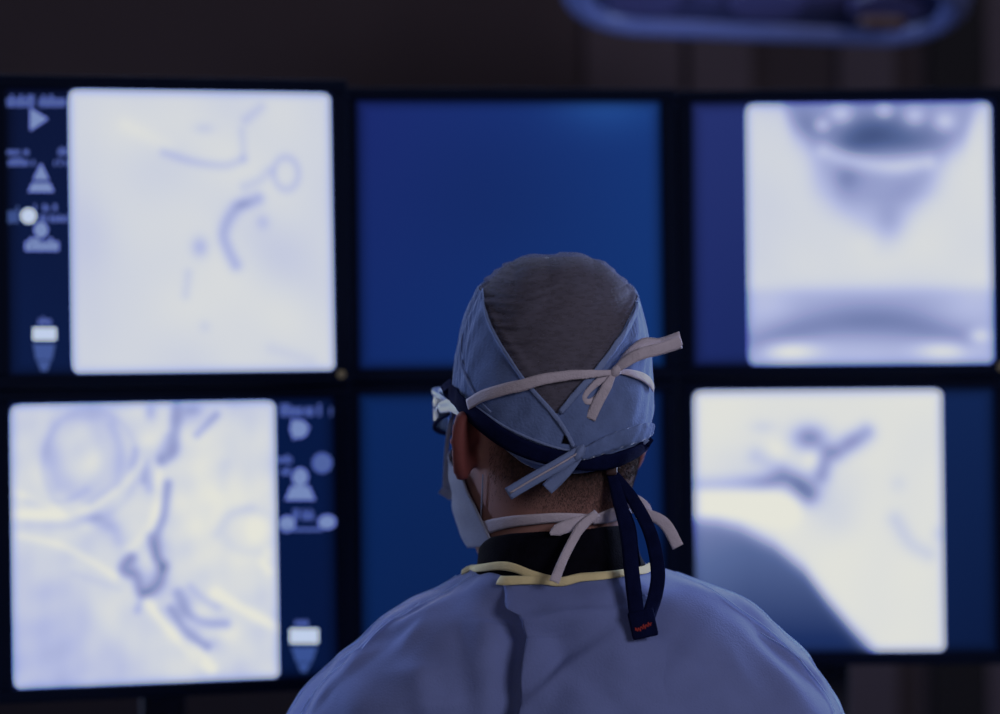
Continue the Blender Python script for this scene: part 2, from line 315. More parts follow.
def monitor(key, label):
    M = mon_matrix(key); root = empty('display_monitor', M); tag(root, label, 'monitor', 'bank of six monitors')
    bm = bmesh.new(); B = .0175; Bz = .0144
    for x, z, sx, sz in ((0, SH / 2 + Bz / 2, SW + 2 * B, Bz), (0, -SH / 2 - Bz / 2, SW + 2 * B, Bz), (-SW / 2 - B / 2, 0, B, SH), (SW / 2 + B / 2, 0, B, SH)):
        add_box(bm, (x, .004, z), (sx, .022, sz), bevel=.002)
    obj('bezel', bm, M_bezel, root, False)
    bm = bmesh.new(); add_box(bm, (0, .032, 0), (SW + 2 * B - .004, .034, SH + 2 * Bz - .004), bevel=.008)
    add_box(bm, (0, .058, 0), (.2, .022, .2), bevel=.006); obj('rear_casing', bm, M_bezel, root, False)
    bm = bmesh.new(); add_box(bm, (0, .077, 0), (.1, .02, .1), bevel=.002); obj('mount_plate', bm, M_metal, root, False)
    if key in ('UL', 'UR'):
        bm = bmesh.new(); r = bmesh.ops.create_cone(bm, cap_ends=True, segments=24, radius1=.0045, radius2=.0045, depth=.003)
        bmesh.ops.rotate(bm, verts=r['verts'], cent=(0, 0, 0), matrix=Matrix.Rotation(PI / 2, 3, 'X'))
        bmesh.ops.translate(bm, verts=r['verts'], vec=(SW / 2 + .005, -.008, -SH / 2 - .004)); obj('power_button', bm, M_button, root, False)
    scr = obj('screen', grid_mesh('screen', -SW / 2, SW / 2, -SH / 2, SH / 2, 48, 48, 0, blank_rgb(key)), M_screen, root)
    if key in IMG:
        x0, y0, x1, y1 = IMG[key]; a = [to_local(key, *q) for q in ((x0, y0), (x1, y0), (x1, y1), (x0, y1))]
        lx = max((a[0][0] + a[3][0]) / 2, -SW / 2 + .0005); rx = min((a[1][0] + a[2][0]) / 2, SW / 2 - .0005)
        tz = min((a[0][1] + a[1][1]) / 2, SH / 2); bz = max((a[2][1] + a[3][1]) / 2, -SH / 2)
        P = pics[key]; rgb = ramp(P.v); e = np.minimum(np.minimum(P.U, 1 - P.U), np.minimum(P.V, 1 - P.V))
        g = np.exp(-(e / .018) ** 2)[..., None]; rgb = rgb * (1 - .55 * g) + .55 * g * lin_np((120, 150, 240)) * np.clip(P.v[..., None] * 1.2, 0, 1)  # bluish edge glow painted into the picture border
        r = .03; cx = np.clip(P.U, r, 1 - r); cy = np.clip(P.V, r, 1 - r); d = np.hypot(P.U - cx, P.V - cy)
        rgb = np.where((d > r)[..., None], lin_np((8, 18, 60)), rgb)
        obj('xray_picture', grid_mesh('xray_picture', lx, rx, bz, tz, P.n, P.n, -.0006, rgb), M_xray, scr)
    if key in ('UL', 'LL'):
        L = lambda px, py: to_local(key, px, py)
        s = abs(L(20, 200)[0] - L(21, 200)[0]) if key == 'UL' else abs(L(300, 500)[0] - L(301, 500)[0])
        def icon(name, polys, m):
            bm = bmesh.new()
            for i, q in enumerate(polys): poly(bm, q, -.0008 - .00001 * i)
            obj(name, bm, m, scr, False)
        def text_row(x0, x1, y0, y1, m, name='text_row', gap=.35):
            out = []; x = x0
            while x < x1 - 1.5:
                w = random.uniform(2.2, 4.2); w = min(w, x1 - x)
                if random.random() < .86:
                    t = y0 + (random.random() < .55) * (y1 - y0) * .28
                    q = [L(x, t), L(x + w * (1 - gap * .6), t), L(x + w * (1 - gap * .6), y1), L(x, y1)]; out.append(q)
                x += w
            icon(name, out, m)
        D = lambda px, py, rx, ry: [(L(px, py)[0] + s * rx * math.cos(2 * PI * i / 20), L(px, py)[1] + s * ry * math.sin(2 * PI * i / 20)) for i in range(20)]
        Q = lambda *pts: [L(*q) for q in pts]
        if key == 'UL':
            text_row(5, 36, 95, 107, M_ic1, 'title_text'); text_row(39, 67, 95, 107, M_ic1, 'title_text')
            icon('play_icon', [Q((30, 108), (48, 119), (30, 131))], M_ic2)
            text_row(7, 30, 148, 155, M_ic1); text_row(8, 36, 158, 166, M_ic1); text_row(58, 68, 147, 155, M_ic1); text_row(54, 68, 158, 166, M_ic1)
            icon('triangle_icon', [Q((41, 163), (49, 180), (33, 180)), Q((32, 183), (50, 183), (54, 192), (28, 192))], M_ic2)
            text_row(8, 20, 206, 223, M_ic4); text_row(34, 58, 204, 211, M_ic1); text_row(40, 68, 215, 222, M_ic1)
            icon('round_icon', [D(28.5, 216, 7.5, 7.5)], M_ic3)
            icon('person_icon', [D(41, 230, 7, 8)], M_ic2); text_row(25, 59, 238, 251, M_ic2, 'text_row', .2)
            text_row(38, 52, 317, 325, M_ic1)
            icon('slider_handle', [Q((33, 328), (56, 328), (56, 340), (33, 340))], M_ic3)
            icon('slider_track', [Q((33, 344), (55, 344), (52, 360), (36, 360)), Q((37, 361), (51, 361), (47, 371), (41, 371))], M_ic4)
        else:
            text_row(277, 303, 404, 416, M_ic1, 'title_text'); text_row(305, 332, 404, 416, M_ic1, 'title_text')
            icon('play_icon', [D(299, 429, 9, 9), Q((291, 419), (310, 427), (293, 440))], M_ic2)
            text_row(277, 293, 455, 463, M_ic1); text_row(278, 296, 467, 475, M_ic1)
            icon('round_icon', [D(322, 463, 10, 10)], M_ic1)
            icon('person_icon', [D(300, 477, 8, 9), Q((291, 486), (309, 486), (315, 500), (285, 500))], M_ic2)
            text_row(286, 314, 509, 520, M_ic1)
            icon('bracket_icon', [Q((282, 528), (322, 528), (322, 531), (282, 531))], M_ic1)
            icon('round_icon', [D(287, 524, 8, 8)], M_ic2); icon('round_icon', [D(327, 522, 9, 7)], M_ic2)
            text_row(295, 312, 618, 626, M_ic1)
            icon('slider_handle', [Q((290, 629), (318, 629), (318, 643), (290, 643))], M_ic3)
            icon('slider_track', [Q((291, 647), (317, 647), (312, 662), (296, 662)), Q((297, 663), (311, 663), (306, 672), (301, 672))], M_ic4)
    return root
monitor('UL', 'upper left monitor showing a pale x-ray with one faint curved vessel, icons on its left')
monitor('LL', 'lower left monitor with a bright angiogram of tangled vessels and icons down its right side')
monitor('UM', 'blank dark blue monitor straight above the man\'s head')
monitor('LM', 'blank dark blue monitor mostly hidden behind the man\'s head')
monitor('UR', 'upper right monitor with an x-ray of a jaw and neck, blank strip on its left')
monitor('LR', 'lower right monitor with a white x-ray cut by a dark rounded corner')
# floor stands carrying the monitors, one behind each column
for c, lab in (('L', 'left'), ('M', 'middle'), ('R', 'right')):
    MU = mon_matrix('U' + c); ML = mon_matrix('L' + c); yaw = YAWS[c]
    pu = MU @ Vector((0, .16, 0)); pl = ML @ Vector((0, .16, 0))
    pb = Vector(((pu.x + pl.x) / 2, max(pu.y, pl.y), 0)); SM = Matrix.Translation(pb) @ Matrix.Rotation(yaw, 4, 'Z'); SI = SM.inverted()
    st = empty('monitor_stand', SM); tag(st, 'dark metal floor stand behind the %s pair of monitors' % lab, 'stand', 'monitor stands')
    bm = bmesh.new(); add_box(bm, (0, 0, .94), (.05, .03, 1.76), None, .004); obj('post', bm, M_metal, st, False)
    for Mx in (MU, ML):
        q = SI @ (Mx @ Vector((0, .0885, 0))); bm = bmesh.new(); add_box(bm, (q.x, q.y / 2 + .006, q.z), (.05, abs(q.y) - .014, .05), None, .004); obj('arm', bm, M_metal, st, False)
    bm = bmesh.new(); add_box(bm, (0, .0, .03), (.30, .14, .06), None, .01); obj('foot', bm, M_metal, st, False)
# overhead light head on its ceiling arm
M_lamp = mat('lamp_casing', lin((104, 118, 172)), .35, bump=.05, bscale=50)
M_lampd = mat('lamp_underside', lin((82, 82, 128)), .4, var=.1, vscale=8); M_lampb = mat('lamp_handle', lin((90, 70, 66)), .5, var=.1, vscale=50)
LY = 3.35
pa, pb = at(586, -11, LY), at(946, 5, LY); LC = (pa + pb) / 2; tiltl = -math.atan2(pb.z - pa.z, pb.x - pa.x)
half = (pb - pa).length / 2
lamp = empty('surgical_light', Matrix.Translation(LC) @ Matrix.Rotation(tiltl, 4, 'Y') @ Matrix.Rotation(-.30, 4, 'X'))
tag(lamp, 'oblong blue-grey overhead light head with rounded ends hanging above the right monitors', 'surgical light')
def stadium(hx, hy, n=20):
    out = []
    for i in range(n + 1): a = -PI / 2 + PI * i / n; out.append((hx - hy + hy * math.cos(a), hy * math.sin(a)))
    for i in range(n + 1): a = PI / 2 + PI * i / n; out.append((-hx + hy + hy * math.cos(a), hy * math.sin(a)))
    return out
S = stadium(half + .012, .10)
rings = []
for x, y in S:
    L_ = math.hypot(x, y); n = Vector((x - max(-half + .09, min(half - .09, x)), y, 0)).normalized()
    rings.append([Vector((x, y, 0)) + n * math.cos(t) * .022 + Vector((0, 0, math.sin(t) * .022)) for t in np.linspace(0, 2 * PI, 14)[:-1]])
bm = rings_bm(rings + [rings[0]], cap0=False, cap1=False); bmesh.ops.remove_doubles(bm, verts=bm.verts[:], dist=1e-5); obj('rim', bm, M_lamp, lamp)
bm = bmesh.new(); s2 = stadium(half, .09)
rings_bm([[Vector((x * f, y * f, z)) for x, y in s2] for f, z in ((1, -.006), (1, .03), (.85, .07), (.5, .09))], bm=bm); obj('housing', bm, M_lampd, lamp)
for lx in (-.17, 0, .17):
    bm = bmesh.new(); bmesh.ops.create_cone(bm, cap_ends=True, segments=32, radius1=.05, radius2=.055, depth=.01, matrix=Matrix.Translation((lx, 0, -.009))); obj('lens', bm, M_lampd, lamp, False)
bm = bmesh.new(); tube(bm, [(.15, .03, -.012), (.19, .03, -.012)], .016, 16); obj('handle', bm, M_lampb, lamp)
bm = bmesh.new(); Li = lamp.matrix_world.inverted()
top = Vector((LC.x + .05, LC.y + .25, H)); tube(bm, catmull([list(Li @ (LC + Vector((0, 0, .08)))), list(Li @ (LC + Vector((0, .02, .25)))), list(Li @ (LC + Vector((.05, .25, .35)))), list(Li @ (top - Vector((0, 0, .02))))], 24), .025, 14); obj('arm', bm, M_lamp, lamp)
# ------------------------------------------------------------------ person
Yh = 2.15; KPX = FPX / Yh                       # pixels per metre at the head
HO = at(550, 440, Yh); HYAW = math.radians(27); HM = Matrix.Translation(HO) @ Matrix.Rotation(HYAW, 4, 'Z')
def wz(py): return at(552, py, Yh).z
def xw(px, py=440): return at(px, py, Yh).x
HEAD = smooth_tab([  # z, half width, front y, back y
 (-.30, .075, .03, -.085), (-.24, .067, .03, -.075), (-.18, .062, .035, -.066), (-.14, .061, .045, -.063), (-.118, .060, .058, -.063), (-.10, .060, .082, -.065),
 (-.08, .063, .094, -.069), (-.05, .069, .095, -.078), (-.02, .074, .095, -.088), (.01, .076, .094, -.095), (.04, .074, .097, -.099),
 (.07, .073, .095, -.098), (.10, .067, .085, -.090), (.125, .054, .067, -.074), (.143, .034, .042, -.05), (.151, .008, .01, -.012)])
NA = 120
def head_pt(z, a, off=0):       # a = 0 at the back, growing to the right (as seen from behind)
    hw = interp(z, HEAD, 1) + off; f = interp(z, HEAD, 2) + off; b = interp(z, HEAD, 3) - off
    c, s = math.cos(a), math.sin(a); e = 2 / 2.25
    x = hw * math.copysign(abs(s) ** e, s); cy = (f + b) / 2 * .5 + b * .0; mid = (f + b) / 2
    y = mid - (mid - b if c > 0 else f - mid) * math.copysign(abs(c) ** e, c)
    if c < 0:   # face
        def g(x0, z0, rx, rz, am): return am * math.exp(-((x - x0) / rx) ** 2 - ((z - z0) / rz) ** 2)
        y += g(0, -.035, .013, .014, .024) + g(0, -.01, .010, .022, .012) + g(0, .022, .05, .012, .004)
        y -= g(.033, .004, .017, .012, .010) + g(-.033, .004, .017, .012, .010)
        y += g(0, -.066, .024, .006, .005) + g(0, -.078, .022, .006, .005) - g(0, -.072, .028, .003, .004) + g(0, -.108, .02, .012, .006)
    return Vector((x, y, z))
bm = bmesh.new()
rings_bm([[head_pt(z, 2 * PI * j / NA) for j in range(NA)] for z in np.linspace(-.29, .15, 110)], bm=bm)
for v in bm.verts: v.co = HM @ v.co
def ear(side):
    ob = bmesh.new(); nR, nP = 14, 40; rows = []
    def outline(ph):   # x forward, z up
        c, s = math.cos(ph), math.sin(ph)
        return (c * (.0165 + .003 * s), s * .032 - .002)
    for sgn in (1, -1):
        for i in range(nR + 1):
            r = i / nR; row = []
            for j in range(nP):
                ph = 2 * PI * j / nP; ox, oz = outline(ph)
                if sgn > 0: d = .004 + .006 * math.exp(-((r - .86) / .13) ** 2) - .006 * math.exp(-(r / .45) ** 2) + .003 * math.exp(-((r - .55) / .1) ** 2) * (math.cos(ph) < .3)
                else: d = -.003
                if r > .98: d = .004
                row.append(Vector((ox * r, d, oz * r)))
            rows.append((sgn, row))
    a = [r for s, r in rows if s > 0]; b = [r for s, r in rows if s < 0][::-1]
    rg = [[p for p in r] for r in a[1:]] + [[p for p in r] for r in b[:-1]]
    T = Matrix.Translation((side * .078, -.004, .0)) @ Matrix.Rotation(side * math.radians(-28), 4, 'Z') @ Matrix.Rotation(-.12, 4, 'X') if False else None
    fl = .78 if side < 0 else .45; fw = Vector((side * -fl, math.sqrt(1 - fl * fl), 0)); out = Vector((side * fw.y, abs(fw.x), 0)); ex0 = .091 if side < 0 else .0775
    for r in rg:
        for q in r:
            p_ = Vector((side * ex0, -.012, .0)) + fw * q.x + out * q.y + Vector((0, 0, q.z))
            p_ += Vector((0, -.10 * q.z, 0)); q[:] = (HM @ p_)[:]
    rings_bm(rg, bm=bm)
    chain(bm, [HM @ Vector((side * .062, .0, .012)), HM @ Vector((side * (ex0 - .003), -.006, .004))], [.013, .010], 4, 10)
    chain(bm, [HM @ Vector((side * .066, .0, -.012)), HM @ Vector((side * (ex0 - .004), -.004, -.016))], [.010, .008], 4, 10)
ear(1); ear(-1)
PX = xw(557)          # body axis
def bp(x, y, z): return Vector((PX + x, Yh + y, z))
SHZ = wz(700)
chain(bm, [bp(0, -.01, wz(600)), bp(0, .0, 1.30), bp(0, .01, 1.1), bp(0, .0, .92)], [.055, .115, .11, .115], 8, 24, (1.25, .7))
for s in (-1, 1):
    sh = bp(s * .165, .0, 1.315); el = bp(s * .225, .0, 1.07); wr = bp(s * .15, .24, 1.02)
    chain(bm, [bp(s * .08, 0, 1.34), sh, (sh + el) / 2, el], [.05, .052, .047, .038], 6)
    chain(bm, [el, (el * .6 + wr * .4), wr], [.038, .040, .027], 6)
    fd = (wr - el).normalized(); fd = (fd + Vector((s * -.1, .2, -.1))).normalized(); sd = Vector((-s, 0, 0)); sd = (sd - fd * sd.dot(fd)).normalized(); dn = Vector((0, 0, -1))
    chain(bm, [wr, wr + fd * .045, wr + fd * .085], [.024, .028, .027], 5, 16, (1.35, .6))
    for k, (off, L_) in enumerate(((-.030, .062), (-.010, .074), (.010, .080), (.030, .072))):
        b0 = wr + fd * .082 - sd * off * -1
        chain(bm, [b0 - fd * .02, b0 + fd * L_ * .3, b0 + fd * L_ * .68 + dn * .012, b0 + fd * L_ * .88 + dn * .032], [.009, .0085, .008, .0068], 5, 12)
    b0 = wr + fd * .02 + sd * .03
    chain(bm, [b0, b0 + fd * .03 + sd * .022 + dn * .006, b0 + fd * .062 + sd * .03 + dn * .016], [.012, .0105, .0085], 5, 12)
    chain(bm, [bp(s * .085, 0, .92), bp(s * .10, .01, .50), bp(s * .10, -.01, .10)], [.088, .058, .04], 8)
    chain(bm, [bp(s * .10, -.03, .065), bp(s * .105, .06, .055), bp(s * .11, .16, .04)], [.034, .034, .026], 6)
body_me = remeshed(bm, .003, 3)
co = get_co(body_me); HMi = HM.inverted(); Ri = np.array(HMi)
loc = co @ Ri[:3, :3].T + Ri[:3, 3]
skin = np.tile(np.array([.36, .195, .165]), (len(co), 1))
nz = np.sin(loc[:, 0] * 900 + np.sin(loc[:, 2] * 700) * 2) * np.sin(loc[:, 2] * 820 + loc[:, 1] * 600)
st = np.clip((loc[:, 2] + .070) / .040, 0, 1) * np.clip((.035 - loc[:, 1]) / .03, 0, 1) * (np.abs(loc[:, 0]) < .2) * np.clip((.0765 - np.abs(loc[:, 0])) / .004, 0, 1)
st = np.where(loc[:, 2] > .2, 0, st) * np.clip((-.018 - loc[:, 1]) / .03, 0, 1)
skin = skin * (1 - .86 * st * (.9 + .1 * nz))[:, None]
earm = np.clip((np.abs(loc[:, 0]) - .0755) / .004, 0, 1) * (np.abs(loc[:, 2]) < .045)
skin = skin * (1 - earm[:, None]) + earm[:, None] * np.array([.165, .05, .046])  # red of light shining through the ears, painted into the skin tone
set_color(body_me, 'tone', skin)
M_skin = mat('skin', (.36, .195, .165), .7, bump=.15, bscale=500, sss=.12, spec=.2)
a_ = M_skin.node_tree.nodes.new('ShaderNodeVertexColor'); a_.layer_name = 'tone'
M_skin.node_tree.links.new(a_.outputs['Color'], M_skin.node_tree.nodes['Principled BSDF'].inputs['Base Color'])
person = obj('person', body_me, M_skin)
tag(person, 'person in blue surgical gown and cap standing with back to us, facing the monitors', 'person')
def bvh_of(me): 
    return BVHTree.FromPolygons([v.co.copy() for v in me.vertices], [tuple(p_.vertices) for p_ in me.polygons])
BV = [bvh_of(body_me)]
def hit(px, py, trees=None):
    d = ray(px, py).normalized(); best = None
    for t in (trees or BV):
        l, n, i, ds = t.ray_cast(CAM, d)
        if l is not None and (best is None or ds < best[2]): best = (l, n if n.dot(d) < 0 else -n, ds)
    return best
M_eye = mat('eye_white', (.8, .78, .75), .2, var=.02, vscale=50)
for s in (-1, 1):
    bm = bmesh.new(); bmesh.ops.create_uvsphere(bm, u_segments=20, v_segments=12, radius=.0122, matrix=HM @ Matrix.Translation((s * .033, .074, .004))); obj('eye', bm, M_eye, person)
# ---- cap surface
CAP = smooth_tab([(253.5, 548, 570, .012), (255, 528, 584, .035), (259, 513, 596, .052), (266, 500, 608, .068), (277, 488, 622, .082), (291, 476, 634, .092), (310, 466, 641, .100), (340, 458, 648.5, .107),
                  (380, 452.5, 652, .110), (430, 452, 653, .108), (475, 457, 650, .098), (520, 470, 640, .09)])
def cap_pt(py, a, k=1.0, off=0):     # a = 0 toward the viewer (world frame), positive to the right
    xl, xr, hd = interp(py, CAP, 1), interp(py, CAP, 2), interp(py, CAP, 3)
    cx = (xl + xr) / 2; hw = (xr - xl) / 2 / KPX; X = xw(cx, py); z = wz(py)
    t = a; w = HYAW * .6
    s_, c_ = math.sin(t), math.cos(t)
    e = 2 / 2.2
    x = hw * math.copysign(abs(s_) ** e, s_); y = -hd * math.copysign(abs(c_) ** e, c_)
    y += -.22 * x * (1 - 0) * math.sin(w) * 2      # skew: the head is turned to the left
    r = math.hypot(x, y) + 1e-9
    return Vector((X + x * (k + off / r), Yh + .004 + y * (k + off / r), z))
D2 = math.radians
HEM = [(-180, 372), (-130, 374), (-100, 388), (-90, 395), (-75, 404), (-58, 415), (-42, 428), (-30, 441), (-19, 454), (-8, 462), (0, 465), (15, 465), (30, 463), (45, 458), (62, 448), (75, 440), (90, 430), (110, 395), (130, 376), (180, 372)]
CRN = [(-180, 272), (-120, 276), (-90, 281), (-70, 287), (-60, 292), (-50, 306), (-40, 327), (-30, 347), (-19, 371), (-9, 391), (0, 408), (2, 408), (12, 391), (29, 361), (45, 331), (58, 312), (70, 299), (90, 288), (120, 276), (180, 272)]
def ang_of(px, py):
    A_ = np.radians(np.linspace(-88, 88, 353)); xs = []
    for a in A_:
        q = cap_pt(py, a); c = RC.transposed() @ (q - CAM); xs.append(500 + FPX * c.x / c.y)
    return math.degrees(A_[int(np.argmin(np.abs(np.array(xs) - px)))])
HEM_PX = [(456, 404), (465, 412), (480, 424), (500, 441), (520, 456), (538, 464), (556, 467), (580, 467), (602, 464), (622, 458), (640, 447), (650, 434)]
CRN_L = [(484, 292), (487, 310), (496, 332), (510, 355), (524, 376), (538, 393), (553, 410)]
CRN_R = [(557, 410), (575, 389), (590, 373), (603, 356), (616, 338), (627, 320), (635, 302)]
HEM = [h_ for h_ in HEM if abs(h_[0]) > 95] + [(ang_of(*q), q[1]) for q in HEM_PX]; HEM.sort()
CRN = [(-180, 272), (-130, 276), (-100, 281)] + [(ang_of(*q), q[1]) for q in CRN_L + CRN_R] + [(100, 284), (130, 276), (180, 272)]; CRN.sort()
def tabf(tab, a): return float(np.interp(math.degrees(a), [t[0] for t in tab], [t[1] for t in tab]))
NC = 480
M_cap = mat('cap_cloth', (.128, .192, .385), .85, bump=.35, bscale=420, var=.14, vscale=60, spec=.15, sheen=.8)
M_capb = mat('cap_binding', (.18, .25, .45), .85, bump=.4, bscale=600, spec=.2)
rings = []; NR = 40
for j in range(NC):
    pass
sp = []
for i in range(NR + 1):
    r = []
    for j in range(NC):
        a = -PI + 2 * PI * j / NC; h, c = tabf(HEM, a), tabf(CRN, a); t = i / NR; py = h + (c - h) * t
        dg = math.degrees(a)
        wr = .0007 * math.sin(dg * .17 + 2.2 * math.sin(py * .05 + dg * .05)) * math.sin(py * .07 + dg * .11) + .0004 * math.sin(dg * .41 + py * .13 + 2 * math.sin(dg * .09))
        wr += .0006 * math.exp(-((dg + 78) / 18) ** 2) * math.sin(dg * 1.6 - py * .08 + 1.5 * math.sin(py * .09))
        wr += .0009 * math.exp(-(1 - t) * 10) * math.sin(dg * 3.1 + 3 * math.sin(dg * .3)) * (1 if dg > 5 else .15) * (.5 + .5 * math.sin(dg * .4))
        wr += -.003 * math.exp(-(t / .05) ** 2) + .0015 * math.exp(-((1 - t) / .06) ** 2)
        r.append(cap_pt(py, a, 1, wr))
    sp.append(r)
bm = rings_bm(sp, cap0=False, cap1=False)
cap = obj('surgical_cap', bm, M_cap, person); cap['label'] = 'light blue tie-back surgical cap'
cap_me = cap.data
so = cap.modifiers.new('thick', 'SOLIDIFY'); so.thickness = .0012; so.offset = -1
BV.append(bvh_of(cap_me))
# sheer crown, gathered into the band
m = bpy.data.materials.new('sheer_crown'); m.use_nodes = True; nt = m.node_tree; b = nt.nodes['Principled BSDF']
b.inputs['Base Color'].default_value = (.27, .265, .36, 1); b.inputs['Roughness'].default_value = .9; b.inputs['Specular IOR Level'].default_value = .1
tr = nt.nodes.new('ShaderNodeBsdfTransparent'); mx = nt.nodes.new('ShaderNodeMixShader'); tl = nt.nodes.new('ShaderNodeBsdfTranslucent'); tl.inputs['Color'].default_value = (.3, .3, .36, 1)
mx2 = nt.nodes.new('ShaderNodeMixShader'); mx2.inputs[0].default_value = .42
tc = nt.nodes.new('ShaderNodeTexCoord'); n = nt.nodes.new('ShaderNodeTexNoise'); n.inputs['Scale'].default_value = 90; n.inputs['Detail'].default_value = 5
mp = nt.nodes.new('ShaderNodeMapping'); mp.inputs['Scale'].default_value = (1.5, 1, 4); nt.links.new(tc.outputs['Object'], mp.inputs[0]); nt.links.new(mp.outputs[0], n.inputs['Vector'])
rp = nt.nodes.new('ShaderNodeMapRange'); rp.inputs[1].default_value = .3; rp.inputs[2].default_value = .7; rp.inputs[3].default_value = .44; rp.inputs[4].default_value = .66
nt.links.new(n.outputs['Fac'], rp.inputs[0]); nt.links.new(rp.outputs[0], mx.inputs[0])
bpn = nt.nodes.new('ShaderNodeBump'); bpn.inputs['Strength'].default_value = .22; bpn.inputs['Distance'].default_value = .002; nt.links.new(n.outputs['Fac'], bpn.inputs['Height']); nt.links.new(bpn.outputs[0], b.inputs['Normal'])
nt.links.new(b.outputs[0], mx2.inputs[1]); nt.links.new(tl.outputs[0], mx2.inputs[2])
nt.links.new(mx2.outputs[0], mx.inputs[2]); nt.links.new(tr.outputs[0], mx.inputs[1]); nt.links.new(mx.outputs[0], nt.nodes['Material Output'].inputs['Surface'])
M_crown = m
rows = []; NR2 = 70
ph = rng.uniform(0, 6.3, 8)
for i in range(NR2 + 1):
    r = []
    for j in range(NC):
        a = -PI + 2 * PI * j / NC; dg = math.degrees(a); c = tabf(CRN, a) + 1.5; t = i / NR2; py = c + (253.6 - c) * (t ** .8)
        q = cap_pt(py, a, 1, 0); px = 552 + (q.x - xw(552)) * KPX; c_ = tabf(CRN, a)
        lft = 1 / (1 + math.exp((px - 548) / 14)); dl = max(0, (px - 484) / 70) if px < 560 else 1
        qq = py + .22 * (px - 484) - 14 * math.sin((px - 484) * .03)
        g = math.sin(qq * .42 + 1.2 * math.sin(qq * .13)) * .6 + math.sin(qq * .83 + 2 + px * .03) * .4
        w = .0036 * g * lft * math.exp(-dl * 1.2)
        dr = max(0, (640 - px) / 60); q2 = py - .5 * (640 - px)
        w += .0012 * (math.sin(q2 * .5 + ph[2] + math.sin(q2 * .2)) * .7 + .3 * math.sin(q2 * 1.1)) * math.exp(-dr * 1.6) * (px > 560)
        w += .0007 * math.sin(px * .16 + py * .05 + 2 * math.sin(py * .04)) * math.sin(py * .06 + px * .02)
        w += .0020 * math.exp(-((t - .06) / .05) ** 2) - .001
        w *= min(1, (1 - t) * 6) * min(1, t * 10 + .15)
        q = cap_pt(py, a, 1 if i < NR2 else .03, w)
        up = max(0, min(1, (305 - py) / 35)) * min(1, t * 6)
        lump = sum(h_ * max(0, 1 - ((px - x_) / w_) ** 2) for x_, w_, h_ in ((499, 16, .0040), (531, 18, .0030), (572, 26, .0036), (608, 14, .0040), (628, 9, .0030)))
        q.z += (lump - .0022) * up
        r.append(q)
    rows.append(r)
bm = rings_bm(rows, cap0=False, cap1=True)
crown = obj('cap_crown', bm, M_crown, cap); crown['label'] = 'sheer grey gathered crown showing the hair'
BV.append(bvh_of(crown.data))
# hair
M_hair = mat('hair', (.030, .022, .020), .6, bump=.6, bscale=700, var=.5, vscale=250, spec=.35)
rows = []
for i in range(40):
    r = []
    for j in range(160):
        a = -PI + 2 * PI * j / 160; h = tabf(HEM, a) - 8; t = i / 39; py = h + (258 - h) * t
        q = cap_pt(py, a, .95, -.002 + .0008 * math.sin(j * 2.1 + i)); r.append(q)
    rows.append(r)
bm = rings_bm(rows, cap0=False, cap1=True)
body_tree = BV[0]
def strand(p0, d, L_, w):
    s_ = d.cross(Vector((random.uniform(-1, 1), -1, random.uniform(-1, 1)))).normalized() * w
    try: bm.faces.new((bm.verts.new(p0 - s_), bm.verts.new(p0 + s_), bm.verts.new(p0 + d * L_)))
    except ValueError: pass
cnt = 0
while cnt < 17000:                                   # cropped hair on the nape and behind the ears
    z = random.uniform(-.078, .02); a = random.gauss(0, .75)
    if abs(a) > 1.35: continue
    low = -.066 - .006 * math.cos(a * 3) + .012 * abs(a)
    if z < low + random.random() ** 1.6 * .036 - .006: continue
    q = HM @ head_pt(z, a, .0); nn = (q - (HM @ Vector((0, 0, z)))).normalized()
    l, nrm, ii, ds = body_tree.find_nearest(q)
    d = (nrm * .55 + Vector((random.gauss(0, .25), random.gauss(0, .2), -1))).normalized()
    strand(l, d, random.uniform(.0013, .0030) * (1.3 if z > -.03 else .8), .00014); cnt += 1
hair_me = bpy.data.meshes.new('hair'); bm.to_mesh(hair_me); bm.free(); hair = obj('hair', hair_me, M_hair, person); hair['label'] = 'short dark hair cropped close at the nape'
# ---- collar (thyroid shield)
M_black = mat('black_collar', (.004, .004, .008), .95, bump=.4, bscale=500, var=.3, vscale=80, spec=.05)
CO_T = [(-180, 545), (-100, 548), (-85, 544), (-60, 532), (-40, 527), (-15, 524), (15, 523), (40, 521), (65, 522), (85, 530), (110, 545), (180, 545)]
rows = []
def collar_pt(a, py, k):
    xl = np.interp(py, [515, 545, 570, 600], [484, 478.5, 476, 470]); xr = np.interp(py, [515, 535, 560, 572, 600], [630, 634, 641, 650, 662])
    c = (xl + xr) / 2; hw = (xr - xl) / 2 / KPX; s_, c_ = math.sin(a), math.cos(a)
    hd = .076
    x = hw * k * s_; y = -hd * k * c_ - .004 - (.010 * max(0, (py - 520) / 60))
    return Vector((xw(c, py) + x, Yh + .0 + y, wz(py)))
for t, k in ((0, 1), (.15, 1), (.35, 1.004), (.6, 1), (.85, 1.0), (.96, .998), (1, .985), (1.0, .95), (.9, .93), (.5, .93), (0, .93)):
    r = []
    for j in range(120):
        a = -PI + 2 * PI * j / 120; top_ = tabf(CO_T, a); py = 590 + (top_ - 590) * t
        r.append(collar_pt(a, py, k + .004 * math.sin(3 * a + t * 4)))
    rows.append(r)
bm = rings_bm(rows + [rows[0]], cap0=False, cap1=False); bmesh.ops.remove_doubles(bm, verts=bm.verts[:], dist=1e-5)
collar = obj('neck_collar', bm, M_black, person); collar['label'] = 'black protective collar around the neck'
